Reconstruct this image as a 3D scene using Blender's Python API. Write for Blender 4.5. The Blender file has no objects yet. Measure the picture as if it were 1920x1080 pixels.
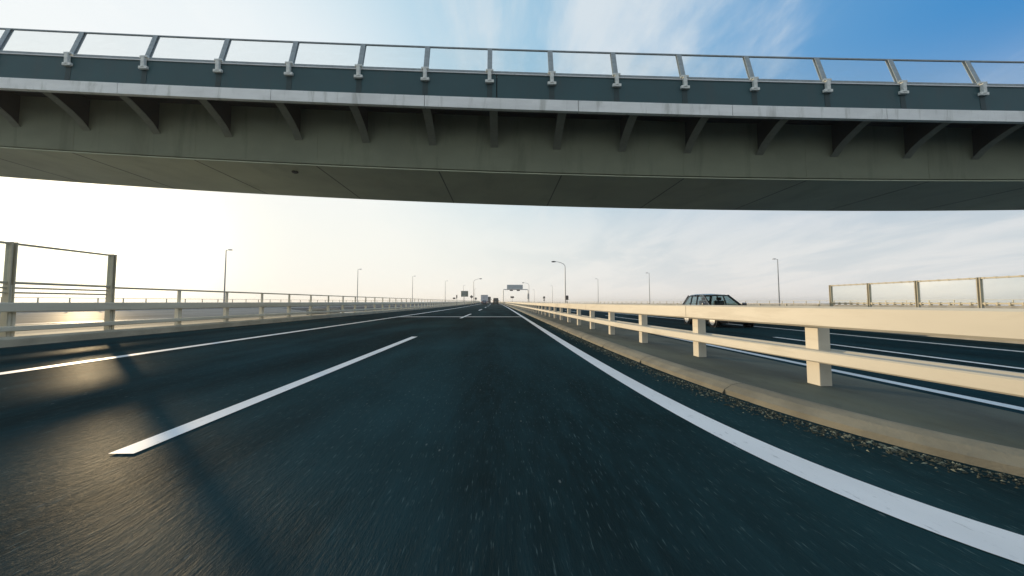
import bpy, bmesh, math, random
from mathutils import Vector, Matrix
random.seed(7)
R = math.radians
scene = bpy.context.scene
COL = scene.collection
PI = math.pi

# ------------------------------------------------------------------ camera
cam_d = bpy.data.cameras.new('camera')
cam = bpy.data.objects.new('camera', cam_d); COL.objects.link(cam)
cam_d.sensor_width = 36.0
cam_d.lens = 36.0 * 750 / 1920
cam_d.shift_x = 20 / 1920
cam_d.shift_y = -19 / 1920
cam_d.clip_start = 0.05
cam_d.clip_end = 30000
cam.location = (0, 0, 0.9)
cam.rotation_euler = (R(90 + 3.5), 0, 0)
scene.camera = cam

# ------------------------------------------------------------------ light, sky, exposure
SUN_EL, SUN_AZ = R(5.2), R(-46.2)          # azimuth from +Y, clockwise positive (sun stands ahead, to the left)
SUN_DIR = Vector((math.sin(SUN_AZ) * math.cos(SUN_EL), math.cos(SUN_AZ) * math.cos(SUN_EL), math.sin(SUN_EL)))
sun_d = bpy.data.lights.new('sun', 'SUN')
sun = bpy.data.objects.new('sun', sun_d); COL.objects.link(sun)
sun_d.energy = 3.6
sun_d.angle = R(0.9)
sun_d.color = (1.0, 0.77, 0.49)
sun.rotation_euler = SUN_DIR.to_track_quat('Z', 'Y').to_euler()
sun.location = (-60, 60, 30)

scene.view_settings.view_transform = 'Standard'
scene.view_settings.look = 'None'
scene.view_settings.gamma = 1
scene.view_settings.exposure = 0.0

world = bpy.data.worlds.new('World'); scene.world = world
world.use_nodes = True


class NT:
    """small wrapper to write node trees as expressions"""
    def __init__(s, tree):
        s.t = tree; tree.nodes.clear()

    def n(s, typ, **kw):
        nd = s.t.nodes.new(typ)
        for k, v in kw.items(): setattr(nd, k, v)
        return nd

    def put(s, sock, v):
        if isinstance(v, bpy.types.NodeSocket): s.t.links.new(v, sock)
        elif isinstance(v, (tuple, list)) and len(v) == 3 and sock.type == 'RGBA': sock.default_value = (*v, 1)
        else: sock.default_value = v

    def m(s, op, a, b=0.0, clamp=False):
        nd = s.n('ShaderNodeMath', operation=op, use_clamp=clamp)
        s.put(nd.inputs[0], a)
        if len(nd.inputs) > 1: s.put(nd.inputs[1], b)
        return nd.outputs[0]

    def ss(s, v, a, b, lo=0.0, hi=1.0):
        nd = s.n('ShaderNodeMapRange', interpolation_type='SMOOTHSTEP')
        s.put(nd.inputs[0], v); s.put(nd.inputs[1], a); s.put(nd.inputs[2], b); s.put(nd.inputs[3], lo); s.put(nd.inputs[4], hi)
        return nd.outputs[0]

    def mix(s, f, a, b, blend='MIX'):
        nd = s.n('ShaderNodeMix', data_type='RGBA', blend_type=blend)
        s.put(nd.inputs['Factor'], f); s.put(nd.inputs[6], a); s.put(nd.inputs[7], b)
        return nd.outputs[2]

    def noise(s, vec, scale, detail=4, rough=0.55, dist=0.0):
        nd = s.n('ShaderNodeTexNoise')
        if vec is not None: s.put(nd.inputs['Vector'], vec)
        nd.inputs['Scale'].default_value = scale; nd.inputs['Detail'].default_value = detail
        nd.inputs['Roughness'].default_value = rough; nd.inputs['Distortion'].default_value = dist
        return nd.outputs['Fac']

    def mapping(s, vec, scale=(1, 1, 1), rot=(0, 0, 0), loc=(0, 0, 0)):
        nd = s.n('ShaderNodeMapping')
        s.put(nd.inputs[0], vec)
        nd.inputs['Location'].default_value = loc; nd.inputs['Rotation'].default_value = rot; nd.inputs['Scale'].default_value = scale
        return nd.outputs[0]

    def dot(s, v, d):
        nd = s.n('ShaderNodeVectorMath', operation='DOT_PRODUCT')
        s.put(nd.inputs[0], v); nd.inputs[1].default_value = d
        return nd.outputs['Value']


def build_sky():
    k = NT(world.node_tree)
    tc = k.n('ShaderNodeTexCoord').outputs['Generated']
    nrm = k.n('ShaderNodeVectorMath', operation='NORMALIZE'); k.put(nrm.inputs[0], tc)
    d = nrm.outputs[0]
    sep = k.n('ShaderNodeSeparateXYZ'); k.put(sep.inputs[0], d)
    x, y, z = sep.outputs
    sky = k.n('ShaderNodeTexSky', sky_type='NISHITA')
    sky.sun_disc = False
    sky.sun_elevation = SUN_EL
    sky.sun_rotation = SUN_AZ
    sky.air_density = 1.0; sky.dust_density = 1.0; sky.ozone_density = 2.0
    base = k.mix(1.0, sky.outputs[0], (1.15, 1.30, 1.55), 'MULTIPLY')
    # deep blue of the upper sky away from the sun
    zc = k.m('MAXIMUM', z, 0.0)
    sd = k.dot(d, tuple(SUN_DIR))                     # cosine of the angle to the sun
    blue = k.mix(k.ss(sd, -0.25, 0.85), (0.35, 2.6, 6.2), (4.4, 6.9, 8.4))
    c = k.mix(0.90, base, blue)
    # thin veil of high cloud, thickest round the sun
    veil = k.ss(sd, 0.62, 0.95)
    pl = k.n('ShaderNodeCombineXYZ')
    zz = k.m('ADD', k.m('ABSOLUTE', z), 0.12)
    k.put(pl.inputs[0], k.m('DIVIDE', x, zz)); k.put(pl.inputs[1], k.m('DIVIDE', y, zz))
    mp = k.mapping(pl.outputs[0], (1.0, 0.42, 1.0), (0, 0, R(-24)), (3.1, 0.4, 0))
    n1 = k.noise(mp, 1.7, 7, 0.6, 0.5)
    n2 = k.noise(mp, 5.5, 5, 0.6, 0.3)
    wis = k.m('ADD', k.m('MULTIPLY', n1, 0.72), k.m('MULTIPLY', n2, 0.28))
    patch = k.ss(k.dot(d, CLOUD_DIR), 0.955, 0.998)
    patch2 = k.ss(k.dot(d, CLOUD_DIR2), 0.93, 0.998)
    thr = k.m('SUBTRACT', 0.65, k.m('ADD', k.m('MULTIPLY', patch, 0.19), k.m('MULTIPLY', patch2, 0.10)))
    cl = k.m('MULTIPLY', k.ss(k.m('SUBTRACT', wis, thr), -0.08, 0.17), k.ss(z, 0.02, 0.25))
    c = k.mix(k.m('MULTIPLY', cl, 0.80), c, (7.6, 8.1, 8.4))
    v2 = k.m('MULTIPLY', veil, k.m('ADD', 0.80, k.m('MULTIPLY', n1, 0.4)), True)
    c = k.mix(v2, c, (9.1, 9.5, 9.6))
    # unseen pale sky added behind the camera as neutral fill light
    c = k.mix(k.m('MULTIPLY', k.ss(y, 0.25, -0.45), k.m('ADD', 0.45, k.m('MULTIPLY', n1, 0.6))), c, (7.2, 7.5, 7.4))
    # pale band of air over the sea, warm towards the sun and cool away from it
    hz = k.ss(zc, 0.46, 0.07)
    warm = k.ss(sd, 0.30, 0.97)
    hc = k.mix(warm, k.mix(k.ss(n1, 0.35, 0.65), (6.1, 6.8, 7.1), (7.9, 8.1, 8.0)), (9.7, 9.75, 9.0))
    c = k.mix(k.m('MULTIPLY', hz, 0.93), c, hc)
    hz2 = k.m('POWER', 2.718, k.m('MULTIPLY', zc, -14.0))
    c = k.mix(k.m('MULTIPLY', hz2, k.m('MULTIPLY', k.ss(y, 0.15, 0.95), 0.95)), c, k.mix(warm, (9.2, 8.6, 8.0), (10.0, 9.4, 8.3)))
    # glow round the sun itself
    glow = k.m('POWER', k.m('MAXIMUM', sd, 0.0), 90.0)
    c = k.mix(glow, c, (26.0, 23.0, 17.0))
    bg = k.n('ShaderNodeBackground'); k.put(bg.inputs[0], c); bg.inputs[1].default_value = 0.1
    out = k.n('ShaderNodeOutputWorld'); k.t.links.new(bg.outputs[0], out.inputs[0])


CLOUD_DIR2 = Vector((0.02, 0.96, 0.68)).normalized()[:]
CLOUD_DIR = Vector((0.46, 1.0, 0.76)).normalized()[:]
build_sky()


# ------------------------------------------------------------------ materials
def material(name, color, rough=0.6, metal=0.0, spec=0.5, var=0.12, scale=6.0, stretch=(1, 1, 1), bump=0.0, bscale=60.0,
             stain=None, stain_amt=0.0, stain_scale=(1, 1, 1), coords='Object', coat=0.0):
    mt = bpy.data.materials.new(name); mt.use_nodes = True
    k = NT(mt.node_tree)
    tc = k.n('ShaderNodeTexCoord').outputs[coords]
    v = k.mapping(tc, stretch)
    n1 = k.noise(v, scale, 5, 0.6)
    lo = tuple(max(0, c * (1 - var)) for c in color); hi = tuple(min(1, c * (1 + var)) for c in color)
    c = k.mix(k.ss(n1, 0.3, 0.7), lo, hi)
    if stain:
        n3 = k.noise(k.mapping(tc, stain_scale), 1.0, 6, 0.65, 0.4)
        c = k.mix(k.m('MULTIPLY', k.ss(n3, 0.50, 0.70), stain_amt), c, stain)
    b = k.n('ShaderNodeBsdfPrincipled')
    k.put(b.inputs['Base Color'], c)
    b.inputs['Metallic'].default_value = metal
    k.put(b.inputs['Roughness'], k.m('ADD', rough - 0.05, k.m('MULTIPLY', n1, 0.1)))
    b.inputs['Specular IOR Level'].default_value = spec
    b.inputs['Coat Weight'].default_value = coat
    if bump:
        nb = k.noise(v, bscale, 3, 0.7)
        bp = k.n('ShaderNodeBump'); bp.inputs['Strength'].default_value = bump; bp.inputs['Distance'].default_value = 0.01
        k.put(bp.inputs['Height'], nb); k.put(b.inputs['Normal'], bp.outputs[0])
    o = k.n('ShaderNodeOutputMaterial'); k.t.links.new(b.outputs[0], o.inputs[0])
    return mt


def asphalt(name, col, speck=0.55, rough=0.40, bump=0.6, sheen=0.0145):
    """asphalt whose aggregate is drawn out along the direction of travel (as the wheels wear it)"""
    mt = bpy.data.materials.new(name); mt.use_nodes = True
    k = NT(mt.node_tree)
    tc = k.n('ShaderNodeTexCoord').outputs['Object']
    fine = k.noise(k.mapping(tc, (60, 9, 1)), 1.0, 4, 0.75)
    med = k.noise(k.mapping(tc, (16, 2.2, 1)), 1.0, 4, 0.6)
    big = k.noise(k.mapping(tc, (0.9, 0.10, 1)), 1.0, 4, 0.55)
    patch = k.noise(k.mapping(tc, (0.35, 0.30, 1)), 1.0, 5, 0.6, 0.6)
    c = k.mix(k.ss(big, 0.3, 0.7), tuple(x * 0.55 for x in col), tuple(x * 1.5 for x in col))
    c = k.mix(k.ss(patch, 0.42, 0.62), c, k.mix(1.0, c, (0.72, 0.76, 0.74), 'MULTIPLY'))
    c = k.mix(k.m('MULTIPLY', k.ss(med, 0.40, 0.75), 0.35), c, tuple(x * 1.6 for x in col))
    c = k.mix(k.m('MULTIPLY', k.ss(fine, 0.60, 0.78), speck), c, (0.09, 0.12, 0.12))
    c = k.mix(k.m('MULTIPLY', k.ss(fine, 0.42, 0.28), 0.55), c, (0.003, 0.012, 0.016))
    st = k.noise(k.mapping(tc, (95, 9, 1), (0, 0, 0), (3.3, 1.7, 0)), 1.0, 2, 0.5)
    c = k.mix(k.m('MULTIPLY', k.ss(st, 0.60, 0.80), 0.62), c, (0.10, 0.155, 0.155))
    vo = k.n('ShaderNodeTexVoronoi'); k.put(vo.inputs['Vector'], k.mapping(tc, (9, 3, 1))); vo.inputs['Scale'].default_value = 1.0
    grit = k.m('MULTIPLY', k.ss(vo.outputs['Distance'], 0.075, 0.03), k.ss(patch, 0.35, 0.6))
    c = k.mix(k.m('MULTIPLY', grit, 0.7), c, (0.16, 0.18, 0.17))
    # worn stone: matt body with a thin, rough sheen that only shows against the light
    b = k.n('ShaderNodeBsdfDiffuse'); k.put(b.inputs['Color'], c); b.inputs['Roughness'].default_value = 0.6
    gl_ = k.n('ShaderNodeBsdfGlossy'); gl_.inputs[0].default_value = (0.95, 0.91, 0.80, 1)
    k.put(gl_.inputs['Roughness'], k.m('ADD', rough - 0.08, k.m('MULTIPLY', fine, 0.2)))
    bp = k.n('ShaderNodeBump'); bp.inputs['Strength'].default_value = bump; bp.inputs['Distance'].default_value = 0.012
    k.put(bp.inputs['Height'], k.m('ADD', fine, k.m('MULTIPLY', med, 0.8)))
    k.put(b.inputs['Normal'], bp.outputs[0]); k.put(gl_.inputs['Normal'], bp.outputs[0])
    mx = k.n('ShaderNodeMixShader'); mx.inputs[0].default_value = sheen
    k.t.links.new(b.outputs[0], mx.inputs[1]); k.t.links.new(gl_.outputs[0], mx.inputs[2])
    o = k.n('ShaderNodeOutputMaterial'); k.t.links.new(mx.outputs[0], o.inputs[0])
    return mt


def paint_line(name, col):
    mt = bpy.data.materials.new(name); mt.use_nodes = True
    k = NT(mt.node_tree)
    tc = k.n('ShaderNodeTexCoord').outputs['Object']
    w = k.noise(k.mapping(tc, (28, 7, 1)), 1.0, 5, 0.7)
    g = k.noise(k.mapping(tc, (1.3, 0.5, 1)), 1.0, 4, 0.6)
    c = k.mix(k.ss(g, 0.3, 0.7), tuple(x * 0.86 for x in col), col)
    c = k.mix(k.m('MULTIPLY', k.ss(w, 0.57, 0.72), 0.5), c, (0.13, 0.14, 0.14))
    b = k.n('ShaderNodeBsdfPrincipled'); k.put(b.inputs['Base Color'], c); b.inputs['Roughness'].default_value = 0.55
    o = k.n('ShaderNodeOutputMaterial'); k.t.links.new(b.outputs[0], o.inputs[0])
    return mt


def clear_panel(name, tint, alpha):
    mt = bpy.data.materials.new(name); mt.use_nodes = True
    k = NT(mt.node_tree)
    tr = k.n('ShaderNodeBsdfTransparent'); tr.inputs[0].default_value = (*tint, 1)
    tc = k.n('ShaderNodeTexCoord').outputs['Object']
    n = k.noise(k.mapping(tc, (1, 1, 2)), 1.4, 5, 0.6)
    b = k.n('ShaderNodeBsdfPrincipled'); b.inputs['Base Color'].default_value = (0.78, 0.82, 0.82, 1); b.inputs['Roughness'].default_value = 0.25
    mx = k.n('ShaderNodeMixShader')
    k.put(mx.inputs[0], k.m('MULTIPLY', k.m('ADD', 0.6, n), alpha))
    k.t.links.new(tr.outputs[0], mx.inputs[1]); k.t.links.new(b.outputs[0], mx.inputs[2])
    o = k.n('ShaderNodeOutputMaterial'); k.t.links.new(mx.outputs[0], o.inputs[0])
    return mt


def window_glass(name):
    mt = bpy.data.materials.new(name); mt.use_nodes = True
    k = NT(mt.node_tree)
    tr = k.n('ShaderNodeBsdfTransparent'); tr.inputs[0].default_value = (0.70, 0.78, 0.80, 1)
    gl_ = k.n('ShaderNodeBsdfGlossy'); gl_.inputs[0].default_value = (0.9, 0.95, 1, 1); gl_.inputs[1].default_value = 0.04
    fr = k.n('ShaderNodeFresnel'); fr.inputs[0].default_value = 1.45
    tc = k.n('ShaderNodeTexCoord').outputs['Object']
    mx = k.n('ShaderNodeMixShader'); geo = k.n('ShaderNodeNewGeometry'); one = k.m('SUBTRACT', 1.0, geo.outputs['Backfacing'])
    k.put(mx.inputs[0], k.m('MULTIPLY', k.m('MULTIPLY', fr.outputs[0], one), k.m('ADD', 0.85, k.m('MULTIPLY', k.noise(tc, 2.0), 0.3))))
    k.t.links.new(tr.outputs[0], mx.inputs[1]); k.t.links.new(gl_.outputs[0], mx.inputs[2])
    o = k.n('ShaderNodeOutputMaterial'); k.t.links.new(mx.outputs[0], o.inputs[0])
    return mt


def car_glass(name, col=(0.02, 0.03, 0.035)):
    return material(name, col, rough=0.08, spec=0.8, var=0.1, scale=1.0)


def water_material():
    mt = bpy.data.materials.new('sea_water'); mt.use_nodes = True
    k = NT(mt.node_tree)
    tc = k.n('ShaderNodeTexCoord').outputs['Object']
    n1 = k.noise(k.mapping(tc, (0.05, 0.05, 1)), 1.0, 8, 0.7)
    b = k.n('ShaderNodeBsdfPrincipled'); b.inputs['Base Color'].default_value = (0.05, 0.09, 0.11, 1)
    b.inputs['Roughness'].default_value = 0.18
    bp = k.n('ShaderNodeBump'); bp.inputs['Strength'].default_value = 0.35; bp.inputs['Distance'].default_value = 1.5
    k.put(bp.inputs['Height'], n1); k.put(b.inputs['Normal'], bp.outputs[0])
    o = k.n('ShaderNodeOutputMaterial'); k.t.links.new(b.outputs[0], o.inputs[0])
    return mt


M = dict(
    asphalt=asphalt('asphalt', (0.0090, 0.0315, 0.0375)),
    asphalt_far=asphalt('asphalt_smooth', (0.008, 0.030, 0.039), 0.2),
    asphalt_ramp=asphalt('asphalt_ramp', (0.16, 0.155, 0.16), 0.3, 0.55, 0.3, 0.16),
    verge=asphalt('verge_asphalt', (0.035, 0.052, 0.052), 0.35),
    line=paint_line('road_paint', (0.80, 0.81, 0.81)),
    kerb=material('kerb_concrete', (0.20, 0.182, 0.132), 0.85, var=0.22, scale=3, stretch=(1, 0.5, 1), bump=0.4, bscale=40, stain=(0.16, 0.15, 0.12), stain_amt=0.6, stain_scale=(2, 0.6, 1)),
    kerb_warm=material('verge_kerb_concrete', (0.46, 0.41, 0.30), 0.85, var=0.2, scale=3, stretch=(1, 0.4, 1), bump=0.3, bscale=40),
    island=material('island_concrete', (0.072, 0.088, 0.070), 0.85, var=0.25, scale=2.2, stretch=(1, 0.35, 1), bump=0.5, bscale=45, stain=(0.020, 0.033, 0.028), stain_amt=0.9, stain_scale=(1.4, 0.45, 1)),
    sand=material('gore_concrete', (0.30, 0.27, 0.20), 0.9, spec=0.2, var=0.2, scale=1.2, bump=0.3, bscale=30, stain=(0.13, 0.12, 0.08), stain_amt=0.6, stain_scale=(0.5, 0.2, 1)),
    joint_dirt=material('kerb_joint_dirt', (0.085, 0.08, 0.06), 0.95),
    joint=material('joint_concrete', (0.42, 0.42, 0.40), 0.7, var=0.15, scale=3),
    rail=material('cream_rail_paint', (0.62, 0.57, 0.46), 0.5, var=0.07, scale=1.4, stretch=(1, 0.35, 1), stain=(0.34, 0.29, 0.20), stain_amt=0.36, stain_scale=(3, 0.5, 5)),
    rail_flare=material('rail_paint_flare', (0.72, 0.66, 0.51), 0.55, var=0.08, scale=1.2, stretch=(1, 0.3, 1), stain=(0.45, 0.40, 0.28), stain_amt=0.3, stain_scale=(3, 0.5, 5)),  # cream rail paint made paler and warmer: flare put into the colour
    rail_dark=material('rail_seam', (0.16, 0.13, 0.09), 0.7),
    parapet=material('parapet_concrete', (0.34, 0.32, 0.27), 0.85, var=0.2, scale=1.4, stain=(0.14, 0.13, 0.10), stain_amt=0.6, stain_scale=(1, 0.4, 2)),
    barrier_post=material('barrier_post_paint', (0.52, 0.47, 0.34), 0.55, var=0.12, scale=3),
    steel=material('galvanised_steel', (0.34, 0.36, 0.37), 0.5, metal=0.5, var=0.15, scale=4),
    lamp=material('lamp_grey', (0.26, 0.27, 0.28), 0.5, metal=0.2, var=0.1),
    dark=material('dark_fitting', (0.04, 0.045, 0.045), 0.6, var=0.2),
    water=water_material(),
    strip=material('deck_edge_paint', (0.82, 0.83, 0.81), 0.55, var=0.08, scale=0.7, stretch=(1, 1, 3), stain=(0.30, 0.31, 0.26), stain_amt=0.5, stain_scale=(2.2, 1, 0.35)),
    parapet_teal=material('parapet_teal', (0.026, 0.076, 0.086), 0.6, var=0.08, scale=0.8, stain=(0.05, 0.07, 0.072), stain_amt=0.4, stain_scale=(1.8, 1, 0.25)),
    girder=material('girder_steel', (0.205, 0.225, 0.155), 0.7, var=0.1, scale=0.35, stretch=(1, 1, 1.5), stain=(0.125, 0.14, 0.09), stain_amt=0.6, stain_scale=(1.5, 0.5, 0.22)),
    flange=material('bottom_plate_bounce', (0.46, 0.49, 0.36), 0.7, var=0.1, scale=0.3, stain=(0.32, 0.35, 0.24), stain_amt=0.5, stain_scale=(0.5, 0.2, 1)),  # paler than the girder web: bounce light put into the colour
    soffit=material('deck_soffit_shade', (0.022, 0.022, 0.02), 0.9, var=0.2, scale=1.0),  # near black: shade under the deck put into the colour
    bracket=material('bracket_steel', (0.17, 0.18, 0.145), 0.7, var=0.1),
    bracket_web_shade=material('bracket_web_shade', (0.035, 0.036, 0.03), 0.8, var=0.1),  # bracket sides darker than their flanges: shade put into the colour
    streak=material('parapet_streak', (0.018, 0.042, 0.045), 0.6, var=0.1),  # slightly darker than the parapet
    overpost=material('overpass_post', (0.30, 0.345, 0.36), 0.5, var=0.15, scale=9),
    overclamp=material('post_clamp', (0.70, 0.72, 0.68), 0.5, metal=0.0, var=0.15, scale=8),
    glazing=clear_panel('clear_panel', (0.98, 0.99, 0.99), 0.07),
    glazing_side=clear_panel('clear_side_panel', (0.93, 0.95, 0.94), 0.055),
    black_paint=material('black_car_paint', (0.05, 0.056, 0.062), 0.32, metal=0.5, spec=0.6, var=0.2, coat=1.0),
    blue_paint=material('dark_blue_car_paint', (0.02, 0.035, 0.08), 0.3, var=0.2, coat=0.8),
    green_paint=material('dark_van_paint', (0.012, 0.022, 0.016), 0.4, var=0.2, coat=0.2),
    glass=car_glass('car_window_glass'),
    see_glass=window_glass('see_through_glass'),
    tyre=material('tyre_rubber', (0.015, 0.015, 0.015), 0.85),
    rim=material('alloy_rim', (0.72, 0.72, 0.70), 0.35, metal=0.3, var=0.05),
    chrome=material('chrome_trim', (0.6, 0.6, 0.6), 0.2, metal=0.9),
    headlight=material('headlight_lens', (0.45, 0.48, 0.50), 0.1, spec=0.8),
    taillight=material('taillight_lens', (0.30, 0.015, 0.01), 0.3),
    plate=material('number_plate', (0.55, 0.55, 0.52), 0.5),
    box_white=material('cargo_box_paint', (0.50, 0.52, 0.56), 0.5, var=0.08, scale=1.2),
    box_dark=material('cargo_box_dark', (0.05, 0.055, 0.06), 0.6),
    sign_back=material('sign_back_metal', (0.42, 0.47, 0.49), 0.5, var=0.08),
    sign_green=material('sign_panel_green', (0.17, 0.20, 0.16), 0.5, var=0.15, scale=3),
    sign_brown=material('sign_back_dark', (0.09, 0.075, 0.065), 0.6),
    chip=material('loose_grit', (0.17, 0.18, 0.13), 0.9, var=0.4, scale=9),
    moss=material('gutter_dirt', (0.045, 0.05, 0.035), 0.95, var=0.5, scale=30, bump=1.0, bscale=60),
)


# ------------------------------------------------------------------ mesh helpers
class MB:
    def __init__(s): s.v = []; s.f = []; s.mi = []

    def add(s, verts, faces, mi=0):
        o = len(s.v); s.v += [tuple(v) for v in verts]
        s.f += [tuple(i + o for i in f) for f in faces]; s.mi += [mi] * len(faces)
        return s

    def box(s, x0, x1, y0, y1, z0, z1, mi=0):
        v = [(x, y, z) for z in (z0, z1) for (x, y) in ((x0, y0), (x1, y0), (x1, y1), (x0, y1))]
        return s.add(v, [(3, 2, 1, 0), (4, 5, 6, 7), (0, 1, 5, 4), (1, 2, 6, 5), (2, 3, 7, 6), (3, 0, 4, 7)], mi)

    def bbox(s, x0, x1, y0, y1, z0, z1, b=0.01, mi=0):
        """bevelled box"""
        bm = bmesh.new(); bmesh.ops.create_cube(bm, size=1)
        for v in bm.verts:
            v.co = ((x0 + x1) / 2 + v.co.x * (x1 - x0), (y0 + y1) / 2 + v.co.y * (y1 - y0), (z0 + z1) / 2 + v.co.z * (z1 - z0))
        bmesh.ops.bevel(bm, geom=list(bm.edges), offset=b, segments=2, affect='EDGES', profile=0.5)
        bm.verts.index_update()
        s.add([v.co[:] for v in bm.verts], [[v.index for v in f.verts] for f in bm.faces], mi)
        bm.free(); return s

    def loft(s, rings, closed=True, caps=True, mi=0):
        n = len(rings[0]); v = [p for r in rings for p in r]; f = []
        for i in range(len(rings) - 1):
            for j in range(n if closed else n - 1):
                a = i * n + j; b = i * n + (j + 1) % n
                f.append((a, b, b + n, a + n))
        if caps and closed:
            f.append(tuple(reversed(range(n)))); f.append(tuple(range((len(rings) - 1) * n, len(rings) * n)))
        return s.add(v, f, mi)

    def tube(s, pts, r, seg=8, mi=0, caps=True):
        pts = [Vector(p) for p in pts]
        rs = r if isinstance(r, (list, tuple)) else [r] * len(pts)
        rings = []
        for i, p in enumerate(pts):
            t = (pts[min(i + 1, len(pts) - 1)] - pts[max(i - 1, 0)]).normalized()
            up = Vector((0, 0, 1)) if abs(t.z) < 0.95 else Vector((0, 1, 0))
            a = t.cross(up).normalized(); b = a.cross(t).normalized()
            rings.append([tuple(p + (a * math.cos(q) + b * math.sin(q)) * rs[i]) for q in [2 * PI * k / seg for k in range(seg)]])
        return s.loft(rings, True, caps, mi)

    def lathe(s, prof, axis='x', center=(0, 0, 0), seg=24, mi=0):
        """prof: (axial, radius) pairs"""
        rings = []
        for a, r in prof:
            ring = []
            for k in range(seg):
                q = 2 * PI * k / seg
                p = (a, r * math.cos(q), r * math.sin(q)) if axis == 'x' else ((r * math.cos(q), a, r * math.sin(q)) if axis == 'y' else (r * math.cos(q), r * math.sin(q), a))
                ring.append(tuple(p[i] + center[i] for i in range(3)))
            rings.append(ring)
        return s.loft(rings, True, True, mi)

    def build(s, name, mat, parent=None, smooth=False, kind=None, label=None, loc=None, recalc=True):
        me = bpy.data.meshes.new(name); me.from_pydata(s.v, [], s.f)
        mats = mat if isinstance(mat, (list, tuple)) else [mat]
        for m_ in mats: me.materials.append(m_)
        for p, i in zip(me.polygons, s.mi):
            p.material_index = i; p.use_smooth = smooth
        if recalc:
            bm = bmesh.new(); bm.from_mesh(me); bmesh.ops.recalc_face_normals(bm, faces=bm.faces); bm.to_mesh(me); bm.free()
        if smooth:
            try: me.set_sharp_from_angle(angle=R(38))
            except Exception: pass
        me.update()
        o = bpy.data.objects.new(name, me); COL.objects.link(o)
        if parent is not None: o.parent = parent
        if loc is not None: o.location = loc
        if kind: o['kind'] = kind
        if label: o['label'] = label
        return o


def tag(o, label, cat, group=None):
    o['label'] = label; o['category'] = cat
    if group: o['group'] = group
    return o


def empty(name, loc, label, cat, group=None, rz=0.0):
    o = bpy.data.objects.new(name, None); COL.objects.link(o)
    o.empty_display_size = 0.3
    o.location = loc; o.rotation_euler = (0, 0, rz)
    return tag(o, label, cat, group)


def copy_tree(o, parent=None):
    kids = [c for c in o.children]
    c = o.copy(); COL.objects.link(c); c.parent = parent
    for ch in kids: copy_tree(ch, c)
    return c


# ------------------------------------------------------------------ the course of the road
def xo(d): return -8e-5 * d * d if 0 < d < 260 else (0.0 if d <= 0 else -5.408 - 0.0416 * (d - 260))
def zo(d): return 0.80 * math.tanh(1.3e-5 * d * d / 0.80) if d > 0 else 0.0


DS = [-40, -25, -15, -8, -4, -2, -1, 0, .6, 1.0, 1.1, 1.2, 1.3, 1.4, 1.5, 1.6, 1.7, 1.8, 1.95, 2.1, 2.3, 2.5, 2.75, 3, 3.25, 3.5, 4, 4.5, 5, 5.5, 6, 7, 8, 9, 10, 12, 14, 17, 20, 24, 28, 33, 40, 50, 60, 70, 80, 90,
      100, 110, 120, 130, 140, 155, 170, 185, 200, 220, 240, 260, 290, 320, 360, 420, 500, 600, 700]


def ds(a, b): return [a] + [d for d in DS if a + 0.05 < d < b - 0.05] + [b]


# the edge line and kerb swing out a little towards the near end, where the shoulder widens
def kerb_x(d): return 1.92 + 0.75 * (2.11 / max(1.6, d)) ** 1.7
def line_l(d): return 1.28 + 0.51 * (1.42 / max(1.1, d)) ** 1.75
def line_r(d): return 1.45 + 0.56 * (1.59 / max(1.1, d)) ** 1.75


def rail_x(d):
    q = max(1.0, d); return 2.70 + (0.36 * ((12 - q) / 8) ** 2 if q < 12 else 0)


def strip(mb, fl, fr, z, a, b):
    fl_ = fl if callable(fl) else (lambda d: fl); fr_ = fr if callable(fr) else (lambda d: fr)
    rows = [[(fl_(d) + xo(d), d, zo(d) + z), (fr_(d) + xo(d), d, zo(d) + z)] for d in ds(a, b)]
    return mb.loft(rows, closed=False)


def sweep(mb, fx, prof, a, b, step=None, mi=0):
    """closed profile (dx,z) swept along the road at lateral fx(d)"""
    f = fx if callable(fx) else (lambda d: fx)
    rows = [[(f(d) + xo(d) + px, d, zo(d) + pz) for px, pz in prof] for d in ds(a, b)]
    return mb.loft(rows, True, True, mi)


def rect(x0, x1, z0, z1, b=0.02):
    return [(x0 + b, z0), (x1 - b, z0), (x1, z0 + b), (x1, z1 - b), (x1 - b, z1), (x0 + b, z1), (x0, z1 - b), (x0, z0 + b)]


# ------------------------------------------------------------------ setting
w = MB()
w.add([(-1495, -395, -9), (1495, -395, -9), (1495, 2595, -9), (-1495, 2595, -9)], [(0, 1, 2, 3)])
w.build('sea_water', M['water'], kind='structure', recalc=False)

END = 700
mb = MB(); sweep(mb, 0.0, [(-10.75, -1.2), (2.8, -1.2), (2.8, 0), (-10.75, 0)], -40, END); mb.build('mainline_road', M['asphalt'], kind='structure')
mb = MB(); sweep(mb, 0.0, [(3.5, -1.4), (14.2, -1.4), (14.2, -0.2), (3.5, -0.2)], -40, END); mb.build('opposite_road', M['asphalt_far'], kind='structure')
# paved verge along the left edge of the road
mb = MB(); strip(mb, -10.7, -9.6, 0.004, -40, END); mb.build('verge', M['verge'], kind='structure')
# island between the carriageways and its kerb
mb = MB(); sweep(mb, 0.0, [(2.81, -0.5), (3.75, -0.5), (3.75, 0.097), (2.81, 0.097)], -40, END)
rows = [[(kerb_x(d) + 0.20 + xo(d), d, zo(d) + 0.097), (2.81 + xo(d) + (0.25 if d < 8 else 0.0) * min(1, max(0, (8 - d) / 4)), d, zo(d) + 0.098)] for d in ds(-40, END)]
mb.loft(rows, closed=False)
mb.build('median_island', M['island'], kind='structure', recalc=False)
mb = MB(); sweep(mb, kerb_x, [(0, -0.3), (0.22, -0.3), (0.22, 0.103), (0.17, 0.103), (0.10, 0.088), (0.03, 0.045)], -40, END)
mb.build('median_kerb', M['kerb'], kind='structure')
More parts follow.
